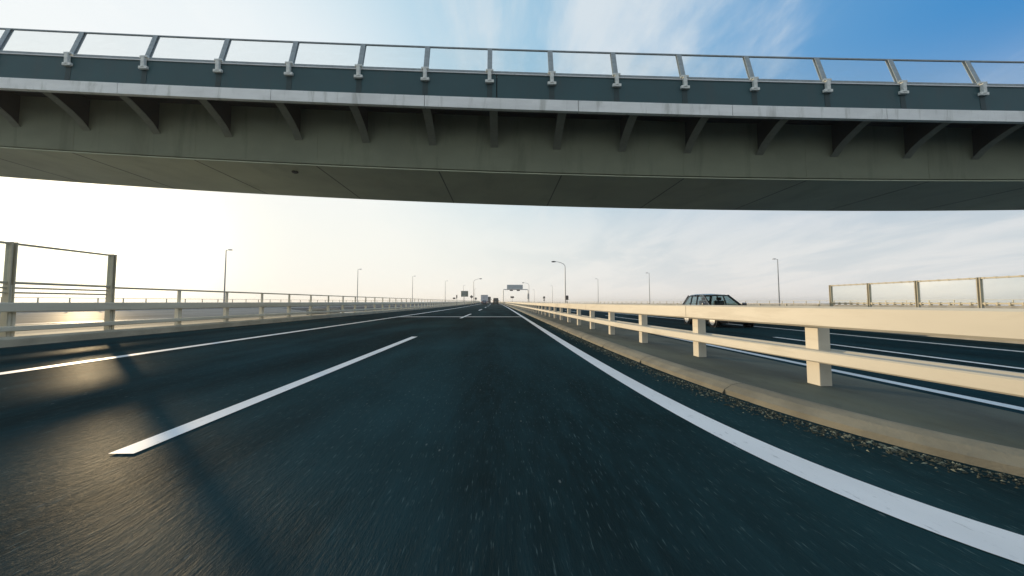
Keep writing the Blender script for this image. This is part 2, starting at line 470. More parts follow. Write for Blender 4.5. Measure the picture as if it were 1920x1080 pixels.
# fine joints between the kerb stones
mb = MB(); yk = -6.0
while yk < 40:
    pr_ = [(-0.001, 0.0), (0.221, 0.0), (0.221, 0.1042), (0.17, 0.1042), (0.10, 0.0892), (0.029, 0.046)]
    mb.loft([[(kerb_x(q) + xo(q) + a, q, zo(q) + b) for a, b in pr_] for q in (yk, yk + 0.007)], True, True); yk += 2.0
mb.build('kerb_joints', M['joint_dirt'], kind='structure')
# left kerb, from the gore nose onwards
mb = MB(); sweep(mb, 0.0, [(-10.60, -0.1), (-9.86, -0.1), (-9.86, 0.15), (-9.90, 0.20), (-10.60, 0.20)], -40, END); mb.build('left_kerb', M['kerb_warm'], kind='structure')

# painted lines
mb = MB(); strip(mb, -6.40, -6.20, 0.005, -40, END); mb.build('edge_line', M['line'], kind='structure')
mb = MB(); strip(mb, line_l, line_r, 0.005, -40, END); mb.build('edge_line', M['line'], kind='structure')
mb = MB(); d0 = 2.43 - 2 * 20.2
while d0 < 330:
    strip(mb, -2.33, -2.18, 0.005, d0, d0 + 8.1); d0 += 20.2
mb.build('lane_line', M['line'], kind='structure')
mb = MB(); strip(mb, 5.28, 5.45, -0.195, -40, END); mb.build('opposite_edge_line', M['line'], kind='structure')
mb = MB(); strip(mb, 11.5, 11.68, -0.195, -40, END); mb.build('opposite_edge_line', M['line'], kind='structure')
mb = MB(); d0 = 12.7 - 8.1 - 2 * 20.2
while d0 < 330:
    strip(mb, 8.55, 8.70, -0.195, d0, d0 + 8.1); d0 += 20.2
mb.build('opposite_lane_line', M['line'], kind='structure')
# expansion joint across the carriageway
mb = MB(); strip(mb, -6.3, 1.45, 0.002, 24.4, 25.3); mb.build('expansion_joint', M['joint'], kind='structure')

# side road joining on the left, with its gore, and the far ramp behind it
LO = [(-52, -40), (-50, 20), (-43.5, 61), (-36, 98), (-28.3, 124), (-22, 152), (-17.5, 200), (-15.5, 260), (-17, 320)]
LI = [(-10.76, -40), (-10.76, 27), (-33.5, 61), (-27.5, 98), (-20.5, 124), (-15.5, 152), (-13.5, 200), (-13.2, 260), (-14.8, 320)]


def deck_sheet(outer, inner, z, th, name, mat):
    m = MB()
    m.loft([[(a[0], a[1], z - th), (b[0], b[1], z - th), (b[0], b[1], z), (a[0], a[1], z)] for a, b in zip(outer, inner)], True, True)
    return m.build(name, mat, kind='structure')


LI[1] = (-10.76, 28)
LI.insert(2, (-15.0, 34)); LO.insert(2, (-48.5, 34))
deck_sheet(LO, LI, -0.002, 1.0, 'left_ramp', M['asphalt_ramp'])
RO = [(60, -40), (58, 20), (52.3, 74.8), (41.3, 110.4), (33.8, 138), (25.5, 196), (17, 320)]
RI = [(48, -40), (46, 20), (42, 74.8), (32, 110.4), (25, 138), (17.5, 196), (9.0, 320)]
deck_sheet(RO, RI, -0.2, 1.0, 'right_ramp', M['asphalt_ramp'])
GL = [(-20.6, -40), (-20.6, 12), (-19.8, 16.5), (-18.6, 21.8), (-16, 29.3), (-15.1, 33)]
m = MB(); rows = []
for (gx_, gy_), (ix, iy) in zip(GL, [(-10.8, -40), (-10.8, 12), (-10.8, 16.5), (-10.8, 21.8), (-11.5, 28.6), (-14.6, 32.6)]):
    rows.append([(gx_, gy_, 0.003), (ix, iy, 0.003)])
m.loft(rows, closed=False); m.build('gore_pavement', M['sand'], kind='structure', recalc=False)
m = MB(); m.loft([[(p[0] - 0.22, p[1], 0.008), (p[0] + 0.12, p[1], 0.008)] for p in GL], closed=False)
m.build('ramp_edge_line', M['line'], kind='structure', recalc=False)

# grit and leaf litter swept against the median kerb (nobody could count it)
m = MB()
for i in range(4200):
    d = 1.2 + 14 * random.random() ** 1.6
    back = abs(random.gauss(0, 0.10))
    x = kerb_x(d) - 0.03 - back; s = random.uniform(0.003, 0.008) * (1.9 if random.random() < 0.05 else 1)
    a = random.random() * PI; l = s * random.uniform(1.0, 3.5)
    ca, sa = math.cos(a), math.sin(a)
    pts = [(l * ca, l * sa), (-s * sa, s * ca), (-l * ca, -l * sa), (s * sa, -s * ca)]
    zt = 0.006 + s * random.uniform(0.3, 1.0)
    v = [(x + p[0], d + p[1], 0.002) for p in pts] + [(x + random.uniform(-.3, .3) * s, d + random.uniform(-.3, .3) * s, zt)]
    m.add(v, [(0, 1, 4), (1, 2, 4), (2, 3, 4), (3, 0, 4)], 0 if random.random() < 0.22 else 1)
m.build('kerb_litter', [M['chip'], M['moss']], kind='stuff')


# ------------------------------------------------------------------ overpass
def cl35(x): return max(-36.0, min(36.0, x))
def zd(x):                                         # deck profile (falls to the right)
    q = cl35(x); return -0.0345 * q + 0.00044 * q * q + (x - q) * (-0.0345 + 0.00088 * q)
def zb(x):                                         # underside of the haunched girder
    q = cl35(x); return -0.034 * q + 0.00080 * q * q + (x - q) * (-0.034 + 0.0016 * q)


XS = [-75 + 2.5 * i for i in range(61)]


def along(mb, prof, zf, zf2=None, xs=None, mi=0):
    """closed (y,z) profile swept along x; profile points flagged 1 follow the girder underside"""
    rows = [[(x, p[0], p[1] + (zb(x) if len(p) > 2 and p[2] else zf(x))) for p in prof] for x in (xs or XS)]
    return mb.loft(rows, True, True, mi)


over = empty('overpass_bridge', (0, 15.2, -9), 'long overpass bridge above the motorway with pale edge strip and clear fence on top', 'bridge')
OV = lambda o: setattr(o, 'matrix_parent_inverse', over.matrix_basis.inverted()) or o


def child(mb, name, mat, parent, smooth=False, label=None, kind=None):
    o = mb.build(name, mat, None, smooth, kind, label)
    o.parent = parent
    # parts are modelled in world space: cancel the parent's placement
    pm = parent.matrix_basis if parent.parent is None else parent.parent.matrix_basis @ parent.matrix_parent_inverse @ parent.matrix_basis if False else None
    o.matrix_parent_inverse = world_of(parent).inverted()
    return o


def world_of(o):
    m_ = o.matrix_parent_inverse @ o.matrix_basis if o.parent else o.matrix_basis.copy()
    if o.type == 'EMPTY' or not o.parent:
        m_ = Matrix.LocRotScale(o.location, o.rotation_euler, o.scale)
        return m_
    return world_of(o.parent) @ o.matrix_parent_inverse @ Matrix.LocRotScale(o.location, o.rotation_euler, o.scale)


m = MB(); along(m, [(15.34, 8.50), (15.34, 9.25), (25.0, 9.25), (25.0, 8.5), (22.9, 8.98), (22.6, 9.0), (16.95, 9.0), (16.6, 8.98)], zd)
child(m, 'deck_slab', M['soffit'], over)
# box girder: near web, bottom flange lip, soffit, far web
m = MB(); along(m, [(16.98, 8.995), (22.62, 8.995), (22.52, 6.502, 1), (16.98, 6.502, 1)], zd)
child(m, 'box_girder', M['girder'], over)
m = MB(); along(m, [(16.93, 6.465, 1), (22.56, 6.465, 1), (22.56, 6.50, 1), (16.93, 6.50, 1)], zd)
child(m, 'bottom_plate', M['flange'], over)
m = MB(); along(m, [(16.90, 6.545, 1), (16.977, 6.54, 1), (16.977, 6.57, 1), (16.90, 6.57, 1)], zd)
child(m, 'flange_lip', M['girder'], over)
for x in [-34.5 + 5.3 * i for i in range(14)]:
    m = MB(); v0 = 6.56 + zb(x); v1 = 8.9 + zd(x)
    m.box(x - 0.02, x + 0.02, 16.972, 16.979, v0, v1); child(m, 'weld_seam', M['girder'], over)
    m = MB(); m.box(x - 0.03, x + 0.03, 17.0, 22.5, 6.458 + zb(x), 6.467 + zb(x)); child(m, 'weld_seam', M['bracket'], over)
# light edge strip in panels with joints
m = MB()
jx = [-75 + 6.0 * i for i in range(26)]
for a, b in zip(jx[:-1], jx[1:]):
    xs = [a + 0.012 + (b - a - 0.024) * t / 4 for t in range(5)]
    along(m, [(15.14, 8.42), (15.33, 8.42), (15.33, 8.86), (15.16, 8.86), (15.14, 8.84)], zd, xs=xs)
child(m, 'edge_strip', M['strip'], over)
# dark parapet, leaning slightly outwards at its foot
px = [-75.0, -50.5, -25.6, -0.18, 24.8, 50.0, 75.0]
for a, b in zip(px[:-1], px[1:]):
    m = MB(); n = 10; xs = [a + 0.02 + (b - a - 0.04) * t / n for t in range(n + 1)]
    along(m, [(15.20, 8.862), (15.33, 8.862), (15.42, 9.86), (15.26, 9.86)], zd, xs=xs)
    child(m, 'parapet_wall', M['parapet_teal'], over)
m = MB(); along(m, [(15.425, 8.90), (15.47, 8.90), (15.47, 9.85), (15.425, 9.85)], zd); child(m, 'joint_backing', M['dark'], over)
m = MB(); along(m, [(15.22, 9.862), (15.44, 9.862), (15.44, 9.90), (15.22, 9.90)], zd); child(m, 'coping', M['line'], over)
m = MB(); along(m, [(15.27, 9.96), (15.33, 9.96), (15.33, 10.01), (15.27, 10.01)], zd); child(m, 'lower_rail', M['overpost'], over)
m = MB(); along(m, [(15.63, 11.13), (15.70, 11.13), (15.70, 11.175), (15.63, 11.175)], zd); child(m, 'top_rail', M['overpost'], over)
# far parapet
m = MB(); along(m, [(24.8, 9.26), (24.98, 9.26), (24.98, 10.2), (24.8, 10.2)], zd); child(m, 'far_parapet', M['parapet_teal'], over)

post_x = [-20.04, -17.05, -14.05, -11.12, -8.34, -5.6, -2.99, -0.46, 1.98, 4.52, 7.19, 9.92, 12.77, 15.73, 18.85]
while post_x[0] > -32: post_x.insert(0, post_x[0] - 3.0)
while post_x[-1] < 31: post_x.append(post_x[-1] + 3.0)


def over_post():
    p = MB()
    # I-section post leaning back over the deck (two flanges and a web)
    def bar(x0, x1, y0, y1, z0, z1, lean):
        v = []
        for z, l in ((z0, 0), (z1, lean)):
            v += [(x0, y0 + l, z), (x1, y0 + l, z), (x1, y1 + l, z), (x0, y1 + l, z)]
        p.add(v, [(3, 2, 1, 0), (4, 5, 6, 7), (0, 1, 5, 4), (1, 2, 6, 5), (2, 3, 7, 6), (3, 0, 4, 7)])
    bar(-0.095, 0.095, 0.0, 0.02, 0.0, 1.18, 0.36)
    bar(-0.012, 0.012, 0.021, 0.10, 0.0, 1.18, 0.36)
    bar(-0.095, 0.095, 0.101, 0.12, 0.0, 1.18, 0.36)
    return p


pm_ = over_post(); cm_ = MB()
cm_.bbox(-0.07, 0.07, -0.17, -0.03, 9.50 - 9.96, 9.96 - 9.96, 0.015)
cm_.bbox(-0.15, 0.15, -0.13, -0.02, -0.05, 0.03, 0.012)
cm_.bbox(-0.17, 0.17, -0.15, -0.03, -0.52, -0.40, 0.02)
proto_post = proto_clamp = None
for i, x in enumerate(post_x):
    if proto_post is None:
        proto_post = pm_.build('fence_post', M['overpost'], over); proto_clamp = cm_.build('clamp', M['overclamp'], proto_post)
        p, c = proto_post, proto_clamp
    else:
        p = proto_post.copy(); COL.objects.link(p); p.parent = over
        c = proto_clamp.copy(); COL.objects.link(c); c.parent = p
    m = MB(); z = zd(x)
    m.loft([[(x + dx * 1.05, 15.188, 8.90 + z), (x + dx * 1.05, 15.20, 8.90 + z), (x + dx, 15.251, 9.60 + z), (x + dx, 15.238, 9.60 + z)] for dx in (-0.10, 0.10)], True, True)
    child(m, 'dark_strip', M['streak'], over)  # darker strip on the parapet below each post
    p.location = (x, 15.26 - 15.2, 9.98 + zd(x) + 9)
# clear panels between the posts
for a, b in zip(post_x[:-1], post_x[1:]):
    m = MB(); v = []
    for xx in (a + 0.11, b - 0.11):
        v += [(xx, 15.295, 10.015 + zd(xx)), (xx, 15.305, 10.015 + zd(xx)), (xx, 15.664, 11.125 + zd(xx)), (xx, 15.654, 11.125 + zd(xx))]
    m.add(v, [(0, 1, 2, 3), (7, 6, 5, 4), (0, 4, 5, 1), (1, 5, 6, 2), (2, 6, 7, 3), (3, 7, 4, 0)])
    child(m, 'clear_panel', M['glazing'], over)
# brackets carrying the cantilever
br_x = [-14.97, -11.83, -8.79, -5.86, -2.97, -0.31, 2.4, 5.22, 8.04, 11.17, 14.41, 17.54, 20.5]
while br_x[0] > -30: br_x.insert(0, br_x[0] - 3.05)
while br_x[-1] < 30: br_x.append(br_x[-1] + 3.05)
for x in br_x:
    m = MB(); z = zd(x)
    prof = [(15.345, 8.44), (15.6, 8.38), (16.2, 8.13), (16.6, 7.92), (16.975, 7.62), (16.975, 8.97), (16.6, 8.97), (15.345, 8.495)]
    rows = []
    for s in (-0.05, 0.05): rows.append([(x + s, p[0], p[1] + z) for p in prof])
    m.loft(rows, True, True)
    # bottom flange of the bracket
    fl = [(15.345, 8.436), (15.6, 8.376), (16.2, 8.126), (16.6, 7.916), (16.972, 7.616)]
    rows = []; fm = MB()
    for q in fl: rows.append([(x - 0.16, q[0], q[1] + z), (x + 0.16, q[0], q[1] + z), (x + 0.16, q[0], q[1] + z - 0.025), (x - 0.16, q[0], q[1] + z - 0.025)])
    fm.loft(rows, True, True)
    wb_ = child(m, 'bracket', M['bracket_web_shade'], over)
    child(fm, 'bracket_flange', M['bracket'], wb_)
# drain hole cover under the girder
m = MB(); m.lathe([(0, 0.14), (-0.06, 0.14), (-0.09, 0.08)], 'z', (-9.4, 17.9, 6.468 + zb(-9.4)), 12); child(m, 'drain_outlet', M['dark'], over, True)


# ------------------------------------------------------------------ right guard rail on the island
gr = empty('guardrail', (2.7, 3.9, 0.1), 'cream two beam guardrail on the concrete median island right of the lane', 'guardrail')
def beam(parent, fx, x0, x1, z0, z1, a, b, name, mat=M['rail'], bev=0.018, label=None):
    m = MB(); sweep(m, fx, rect(x0, x1, z0, z1, bev), a, b); return child(m, name, mat, parent, True, label)
beam(gr, rail_x, -0.14, -0.003, 0.665, 0.862, -12, 420, 'beam')
beam(gr, rail_x, -0.12, -0.003, 0.335, 0.445, -12, 420, 'beam', bev=0.012)
beam(gr, rail_x, 0.118, 0.19, 0.36, 0.445, -12, 420, 'beam', label='rear lower beam on the far side of the posts')
pd = MB(); pd.bbox(0, 0.115, 0, 0.17, -0.02, 0.745, 0.006)
m = MB(); d = 6.0                                  # splice seams in the beams
while d < 60:
    x = rail_x(d) + xo(d)
    m = MB(); m.box(x - 0.1415, x - 0.10, d, d + 0.008, zo(d) + 0.69, zo(d) + 0.84); d += 6.1
    child(m, 'beam_seam', M['rail_dark'], gr)
first = None; far = MB(); n = 0; d = 3.9 - 2.04 * 5
while d < 400:
    loc = (rail_x(d) + xo(d), d, 0.1 + zo(d))
    if n < 99:
        if first is None: first = pd.build('post', M['rail'], None, False); o = first
        else: o = first.copy(); COL.objects.link(o)
        o.parent = gr; o.location = (loc[0] - 2.7, loc[1] - 3.9, loc[2] - 0.1)
    else: far.box(loc[0], loc[0] + .115, loc[1], loc[1] + .17, loc[2], loc[2] + .78)
    n += 1; d += 2.04
child(far, 'post', M['rail'], gr, kind='stuff')

# ------------------------------------------------------------------ left guard rail with hand rail
gl = empty('guardrail', (-10.1, 12.56, 0), 'backlit cream guardrail with thin handrail along the left edge of the motorway', 'guardrail')
beam(gl, -10.1, 0.003, 0.14, 0.70, 0.895, -12, 420, 'beam', M['rail_flare'])
beam(gl, -10.1, 0.003, 0.12, 0.30, 0.41, -12, 420, 'beam', M['rail_flare'])
beam(gl, -10.1, -0.075, -0.02, 1.255, 1.305, 10.3, 420, 'handrail', M['barrier_post'], 0.015)
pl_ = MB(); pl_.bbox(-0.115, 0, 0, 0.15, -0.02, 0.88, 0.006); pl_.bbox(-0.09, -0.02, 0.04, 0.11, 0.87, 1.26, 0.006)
first = None; far = MB(); n = 0; d = 10.36
while d < 400:
    loc = (-10.1 + xo(d), d, (0.0 if d < 27 else 0.18) * 0 + zo(d))
    if n < 99:
        if first is None: first = pl_.build('post', M['rail_flare'], None); o = first
        else: o = first.copy(); COL.objects.link(o)
        o.parent = gl; o.location = (loc[0] + 10.1, loc[1] - 12.56, loc[2])
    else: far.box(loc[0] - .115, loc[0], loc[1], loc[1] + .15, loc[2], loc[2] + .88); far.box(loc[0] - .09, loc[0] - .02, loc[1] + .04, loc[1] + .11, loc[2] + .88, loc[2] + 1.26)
    n += 1; d += 2.2
d = 10.36 - 2.15
while d > -11:
    o = first.copy(); COL.objects.link(o); o.parent = gl; o.location = (0, d - 12.56, 0); d -= 4.3
child(far, 'post', M['rail_flare'], gl, kind='stuff')


# ------------------------------------------------------------------ clear noise barriers
def noise_barrier(label, x, ys, z0, ztop, zlow, mat_post, ridge, side, wd):
    root = empty('noise_barrier', (x, ys[0], z0), label, 'noise barrier')
    pm = MB()
    h = ztop - z0
    pm.bbox(-wd / 2, wd / 2, -0.012, 0.012, 0, h, 0.004)
    pm.bbox(-wd / 2, wd / 2, 0.066, 0.09, 0, h, 0.004)
    pm.box(-0.012, 0.012, 0.013, 0.065, 0, h)
    pm.box(-wd * 0.8, wd * 0.8, -0.04, 0.12, -0.002, 0.02)
    f = None
    for yy in ys:
        if f is None: f = pm.build('post', mat_post, root); o = f
        else: o = f.copy(); COL.objects.link(o); o.parent = root
        o.location = (0, yy - ys[0], 0)
    for a, b in zip(ys[1:], ys[:-1]):
        m = MB(); m.box(x - 0.012, x + 0.012, a + 0.13, b - 0.02, zlow + 0.03, ztop - 0.05); child(m, 'clear_panel', M['glazing_side'], root)
        m = MB(); m.bbox(x - 0.03, x + 0.03, a + 0.12, b - 0.013, ztop - 0.05, ztop - 0.01, 0.006)
        if ridge:
            yy = a + 0.25
            while yy < b - 0.1: m.bbox(x - 0.035, x + 0.035, yy, yy + 0.06, ztop - 0.055, ztop - 0.002, 0.006); yy += 0.28
        child(m, 'top_rail', M['barrier_post'], root)
        m = MB(); m.bbox(x - 0.03, x + 0.03, a + 0.12, b - 0.013, zlow - 0.02, zlow + 0.03, 0.006)
        if ridge:
            yy = a + 0.25
            while yy < b - 0.1: m.bbox(x - 0.04, x + 0.04, yy, yy + 0.05, zlow - 0.05, zlow + 0.04, 0.006); yy += 0.28
        child(m, 'bottom_rail', M['barrier_post'], root)
    return root


nb = noise_barrier('tall transparent noise barrier with broad posts beside the left guardrail', -10.16, [10.36 - 2.15 * i for i in range(11)], 0.0, 2.15, 1.30, M['barrier_post'], False, 1, 0.14)
for zz in (1.10, 1.20):
    m = MB(); m.bbox(-10.19, -10.13, -11, 10.3, zz - 0.018, zz + 0.018, 0.005); child(m, 'mid_rail', M['barrier_post'], nb)
noise_barrier('transparent noise barrier with slim posts on the far parapet right of the opposite carriageway', 13.95, [16.9 - 1.76 * i for i in range(14)], 0.55, 1.63, 0.86, M['barrier_post'], True, -1, 0.085)

# concrete parapet with low railing beyond the opposite carriageway
pr = empty('parapet_wall', (14.0, 20, -0.2), 'low concrete parapet with slim railing beyond the opposite carriageway', 'parapet')
m = MB(); sweep(m, 0.0, [(13.72, -0.198), (14.18, -0.198), (14.10, 0.55), (13.84, 0.55), (13.76, 0.1)], -40, 420); child(m, 'concrete_base', M['parapet'], pr)
m = MB(); sweep(m, 0.0, rect(13.94, 13.98, 0.815, 0.845, 0.008), 17.0, 420); child(m, 'rail', M['barrier_post'], pr)
rp = MB(); rp.bbox(-0.03, 0.03, -0.03, 0.03, 0, 0.27, 0.006); f = None; far = MB(); n = 0; d = 17.6
while d < 420:
    p = (13.96 + xo(d), d, 0.55 + zo(d))
    if n < 99:
        if f is None: f = rp.build('railing_post', M['barrier_post'], None); o = f
        else: o = f.copy(); COL.objects.link(o)
        o.parent = pr; o.location = (p[0] - 14.0, p[1] - 20, p[2] + 0.2)
    else: far.box(p[0] - .03, p[0] + .03, p[1] - .03, p[1] + .03, p[2], p[2] + .27)
    n += 1; d += 2.0
child(far, 'railing_post', M['barrier_post'], pr, kind='stuff')


# railings on the outer edges of the ramps
def path_pts(poly, step):
    out = []; carry = 0.0
    for a, b in zip(poly[:-1], poly[1:]):
        L = math.dist(a, b); t = carry
        while t < L:
            out.append((a[0] + (b[0] - a[0]) * t / L, a[1] + (b[1] - a[1]) * t / L)); t += step
        carry = t - L
    return out


def ramp_railing(poly, z, label, inset):
    root = empty('ramp_railing', (poly[0][0], poly[0][1], z), label, 'railing')
    poly = [(a + inset, b) for a, b in poly]
    m = MB(); m.loft([[(p[0] - .14, p[1], z), (p[0] + .14, p[1], z), (p[0] + .10, p[1], z + .75), (p[0] - .10, p[1], z + .75)] for p in poly], True, True); child(m, 'concrete_base', M['parapet'], root)
    for zz in (1.35,):
        m = MB(); m.loft([[(p[0] - .03, p[1], z + zz), (p[0] + .03, p[1], z + zz), (p[0] + .03, p[1], z + zz + .05), (p[0] - .03, p[1], z + zz + .05)] for p in poly], True, True); child(m, 'rail', M['barrier_post'], root)
    rp = MB(); rp.bbox(-0.045, 0.045, -0.045, 0.045, 0.75, 1.35, 0.008); f = None; far = MB()
    for i, p in enumerate(path_pts(poly, 2.6)):
        if i < 98:
            if f is None: f = rp.build('railing_post', M['barrier_post'], root); o = f
            else: o = f.copy(); COL.objects.link(o); o.parent = root
            o.location = (p[0] - (poly[0][0] - inset), p[1] - poly[0][1], 0)
        else: far.box(p[0] - .045, p[0] + .045, p[1] - .045, p[1] + .045, z + .75, z + 1.35)
    if far.v: child(far, 'railing_post', M['barrier_post'], root, kind='stuff')


ramp_railing(LO[1:], 0.0, 'distant pale railing on concrete base along the outer edge of the left ramp', 0.3)
ramp_railing(RO[1:], -0.2, 'distant pale railing on concrete base along the outer edge of the right ramp', -0.3)

# concrete nose block of the gore
nose = MB(); nose.bbox(-12.6, -11.0, 25.9, 27.4, 0, 0.46, 0.05); nose.bbox(-12.4, -11.2, 25.84, 25.899, 0.12, 0.36, 0.02)
tag(nose.build('concrete_block', M['parapet']), 'low concrete nose block on the gore behind the left guardrail', 'concrete block')


# ------------------------------------------------------------------ lamps
def mast_lamp(x, y, z, h, armdir, label, arm=0.9):
    root = empty('street_lamp', (x, y, z), label, 'street lamp', 'street lamps along the ramps')
    m = MB(); m.tube([(0, 0, 0), (0, 0, 0.3), (0, 0, h * 0.6), (0, 0, h - 0.03)], [0.13, 0.11, 0.085, 0.055], 8); m.bbox(-0.2, 0.2, -0.2, 0.2, 0, 0.04, 0.01)
    m.build('pole', M['lamp'], root, True)
    m = MB(); m.tube([(0, 0, h - 0.08), (armdir * 0.25, 0, h), (armdir * arm * 0.5, 0, h + 0.02)], 0.035, 6); m.build('arm', M['lamp'], root, True)
    m = MB(); m.bbox(armdir * arm * 0.45 if armdir > 0 else armdir * arm, armdir * arm if armdir > 0 else armdir * arm * 0.45, -0.17, 0.17, h - 0.04, h + 0.10, 0.04)
    m.build('lamp_head', M['lamp'], root, True)


LL = [(-42.7, 61.7), (-35.2, 97.9), (-27.5, 123.9), (-21.3, 151.9), (-18.0, 190), (-15.9, 240)]
RL = [(51.9, 74.8), (40.9, 110.4), (33.4, 138.1), (25.1, 196.2), (21.0, 255)]
wl = ['tall thin lamp post on the left ramp, the nearest and tallest left of the road', 'thin lamp post on the left ramp, second from the left behind the guardrail', 'thin lamp post on the left ramp, third from the left',
      'faint thin lamp post on the left ramp, fourth from the left', 'faint lamp post just left of the green board sign far down the road', 'faintest lamp post near the round sign far down the left ramp']
wr = ['tall thin lamp post between the black estate car and the right noise barrier', 'thin lamp post left of the black car beyond the guardrail', 'thin lamp post on the right ramp next right of the curved arm lamp',
      'faint lamp post on the right ramp, left of the curved arm lamp', 'faintest lamp post on the right ramp beside the sign gantry']
for (x, y), l in zip(LL, wl): mast_lamp(x, y, 0, 9.0, 1, l)
for (x, y), l in zip(RL, wr): mast_lamp(x, y, -0.2, 9.2, -1, l)


def arm_lamp(x, y, z, h, s, label):
    root = empty('street_lamp', (x, y, z), label, 'street lamp', 'curved arm street lamps along the motorway')
    m = MB(); pts = [(0, 0, 0), (0, 0, 0.4), (0, 0, h - 1.3)]
    m.tube(pts, [0.17, 0.14, 0.085], 8); m.bbox(-0.25, 0.25, -0.25, 0.25, 0, 0.05, 0.01); m.build('pole', M['lamp'], root, True)
    m = MB(); m.tube([(0, 0, h - 1.3), (s * 0.08, 0, h - 0.95), (s * 0.35, 0, h - 0.6), (s * 0.9, 0, h - 0.3), (s * 1.6, 0, h - 0.1), (s * 2.3, 0, h)], [0.08, 0.075, 0.07, 0.06, 0.055, 0.05], 8); m.build('arm', M['lamp'], root, True)
    m = MB(); m.lathe([(s * 2.2, 0.05), (s * 2.35, 0.13), (s * 2.8, 0.19), (s * 3.15, 0.13), (s * 3.25, 0.03)], 'x', (0, 0, h - 0.02), 10); m.build('lamp_head', M['dark'], root, True)


arm_lamp(15.2, 95, -0.3, 10.9, -1, 'tall lamp post with curved arm reaching left over the opposite carriageway')
arm_lamp(-10.8, 156, 0.2, 9.9, 1, 'distant lamp post with curved arm reaching right, behind the road signs on the left')
arm_lamp(13.0, 188, 0.2, 9.9, -1, 'distant lamp post with curved arm reaching left over the sign gantry')


# ------------------------------------------------------------------ signs and gantry
def zroad(d): return zo(d)


g = empty('sign_gantry', (0.8, 170, zo(170)), 'portal sign gantry with wide blue grey board across the far opposite carriageway', 'sign gantry')
m = MB(); m.tube([(0.8, 170, 0.3), (0.8, 170, 5.9), (0.9, 170, 6.2), (1.15, 170, 6.35), (11.0, 170, 6.35), (11.25, 170, 6.2), (11.35, 170, 5.9), (11.35, 170, 0.3)], 0.17, 8); child(m, 'portal_frame', M['steel'], g, True)
m = MB(); m.bbox(2.4, 9.1, 169.7, 169.86, 6.55, 8.35, 0.03)
for i in range(7): m.box(2.5 + i * 1.07, 2.58 + i * 1.07, 169.64, 169.699, 6.6, 8.3)
child(m, 'sign_board', M['sign_back'], g)
for xx in (3.6, 6.5):
    m = MB(); m.bbox(xx, xx + 1.35, 169.6, 170.2, 5.72, 6.15, 0.06); m.box(xx + 0.6, xx + 0.7, 169.9, 170.0, 6.15, 6.25); child(m, 'signal_unit', M['dark'], g)
m = MB(); m.bbox(11.05, 11.65, 169.7, 170.3, 2.2, 4.6, 0.05); child(m, 'control_cabinet', M['steel'], g)


def pole_sign(x, y, label, build, cat='road sign', h=3.0, r=0.06, name='road_sign'):
    root = empty(name, (x, y, zo(y)), label, cat)
    m = MB(); m.tube([(0, 0.1, 0), (0, 0.1, h)], r, 8); m.bbox(-0.15, 0.15, -0.05, 0.25, 0, 0.03, 0.008); m.build('pole', M['lamp'], root, True)
    build(root); return root


def board(root):
    m = MB(); m.bbox(-1.02, 1.02, -0.03, 0.03, 2.35, 4.0, 0.02); m.build('sign_panel', M['sign_green'], root)
    m = MB()
    for i, (a, b) in enumerate([(-0.75, 0.5), (-0.6, 0.75), (-0.8, 0.3)]): m.box(a, b, -0.038, -0.031, 3.55 - i * 0.45, 3.72 - i * 0.45)
    m.build('legend', M['steel'], root)
pole_sign(-10.55, 115, 'rectangular dark green board sign on a pole at the far left verge', board, h=3.9)


def diamond(root):
    m = MB(); s = 0.62; z = 2.6
    m.loft([[(-s, yy, z), (0, yy, z - s), (s, yy, z), (0, yy, z + s)] for yy in (-0.03, 0.02)], True, True); m.build('sign_panel', M['sign_brown'], root)
pole_sign(-10.4, 140, 'diamond shaped warning sign at the far left verge right of the green board', diamond, h=2.9)


def disc(z, r):
    def f(root):
        m = MB(); m.lathe([(-0.03, r * 0.97), (-0.02, r), (0.02, r)], 'y', (0, 0, z), 20); m.build('sign_panel', M['sign_brown'], root, True)
    return f
pole_sign(-10.6, 166, 'small round sign seen dark at the far left verge right of the diamond sign', disc(2.1, 0.5), h=2.4)


def camera_post(root):
    m = MB(); m.bbox(-0.9, -0.35, -0.05, 0.05, 1.55, 1.9, 0.03); m.box(-0.36, 0.02, 0.05, 0.08, 1.7, 1.76); m.build('sign_panel', M['sign_brown'], root)
    m = MB(); m.bbox(-0.13, 0.13, -0.06, 0.09, 1.7, 2.5, 0.03); m.build('signal_unit', M['dark'], root)
pole_sign(-10.35, 93, 'small post with side plate left of the green board sign', camera_post, h=2.5, name='marker_post')


def square(root):
    m = MB(); m.bbox(-0.32, 0.32, -0.05, 0.1, 1.35, 2.35, 0.02); m.build('sign_panel', M['sign_brown'], root)
    m = MB(); m.bbox(-0.2, 0.2, -0.05, 0.1, 0.75, 0.95, 0.02); m.build('sign_plate', M['sign_brown'], root)
pole_sign(15.1, 92, 'dark upright sign at the foot of the curved arm lamp on the right', square, h=2.4)
def small_box(root):
    m = MB(); m.bbox(-0.33, 0.33, -0.1, 0.1, 1.9, 2.6, 0.03); m.bbox(-0.2, 0.2, -0.08, 0.08, 1.2, 1.7, 0.03); m.build('sign_panel', M['dark'], root)
pole_sign(14.0, 131, 'small dark sign post on the right between the gantry and the curved arm lamp', small_box, h=2.6)
def hung(root):
    m = MB(); m.bbox(-0.9, 0.9, -0.05, 0.05, 2.6, 3.5, 0.03); m.build('sign_panel', M['sign_brown'], root)
pole_sign(5.6, 205, 'small board sign seen through the opening of the sign gantry', hung, h=3.0)


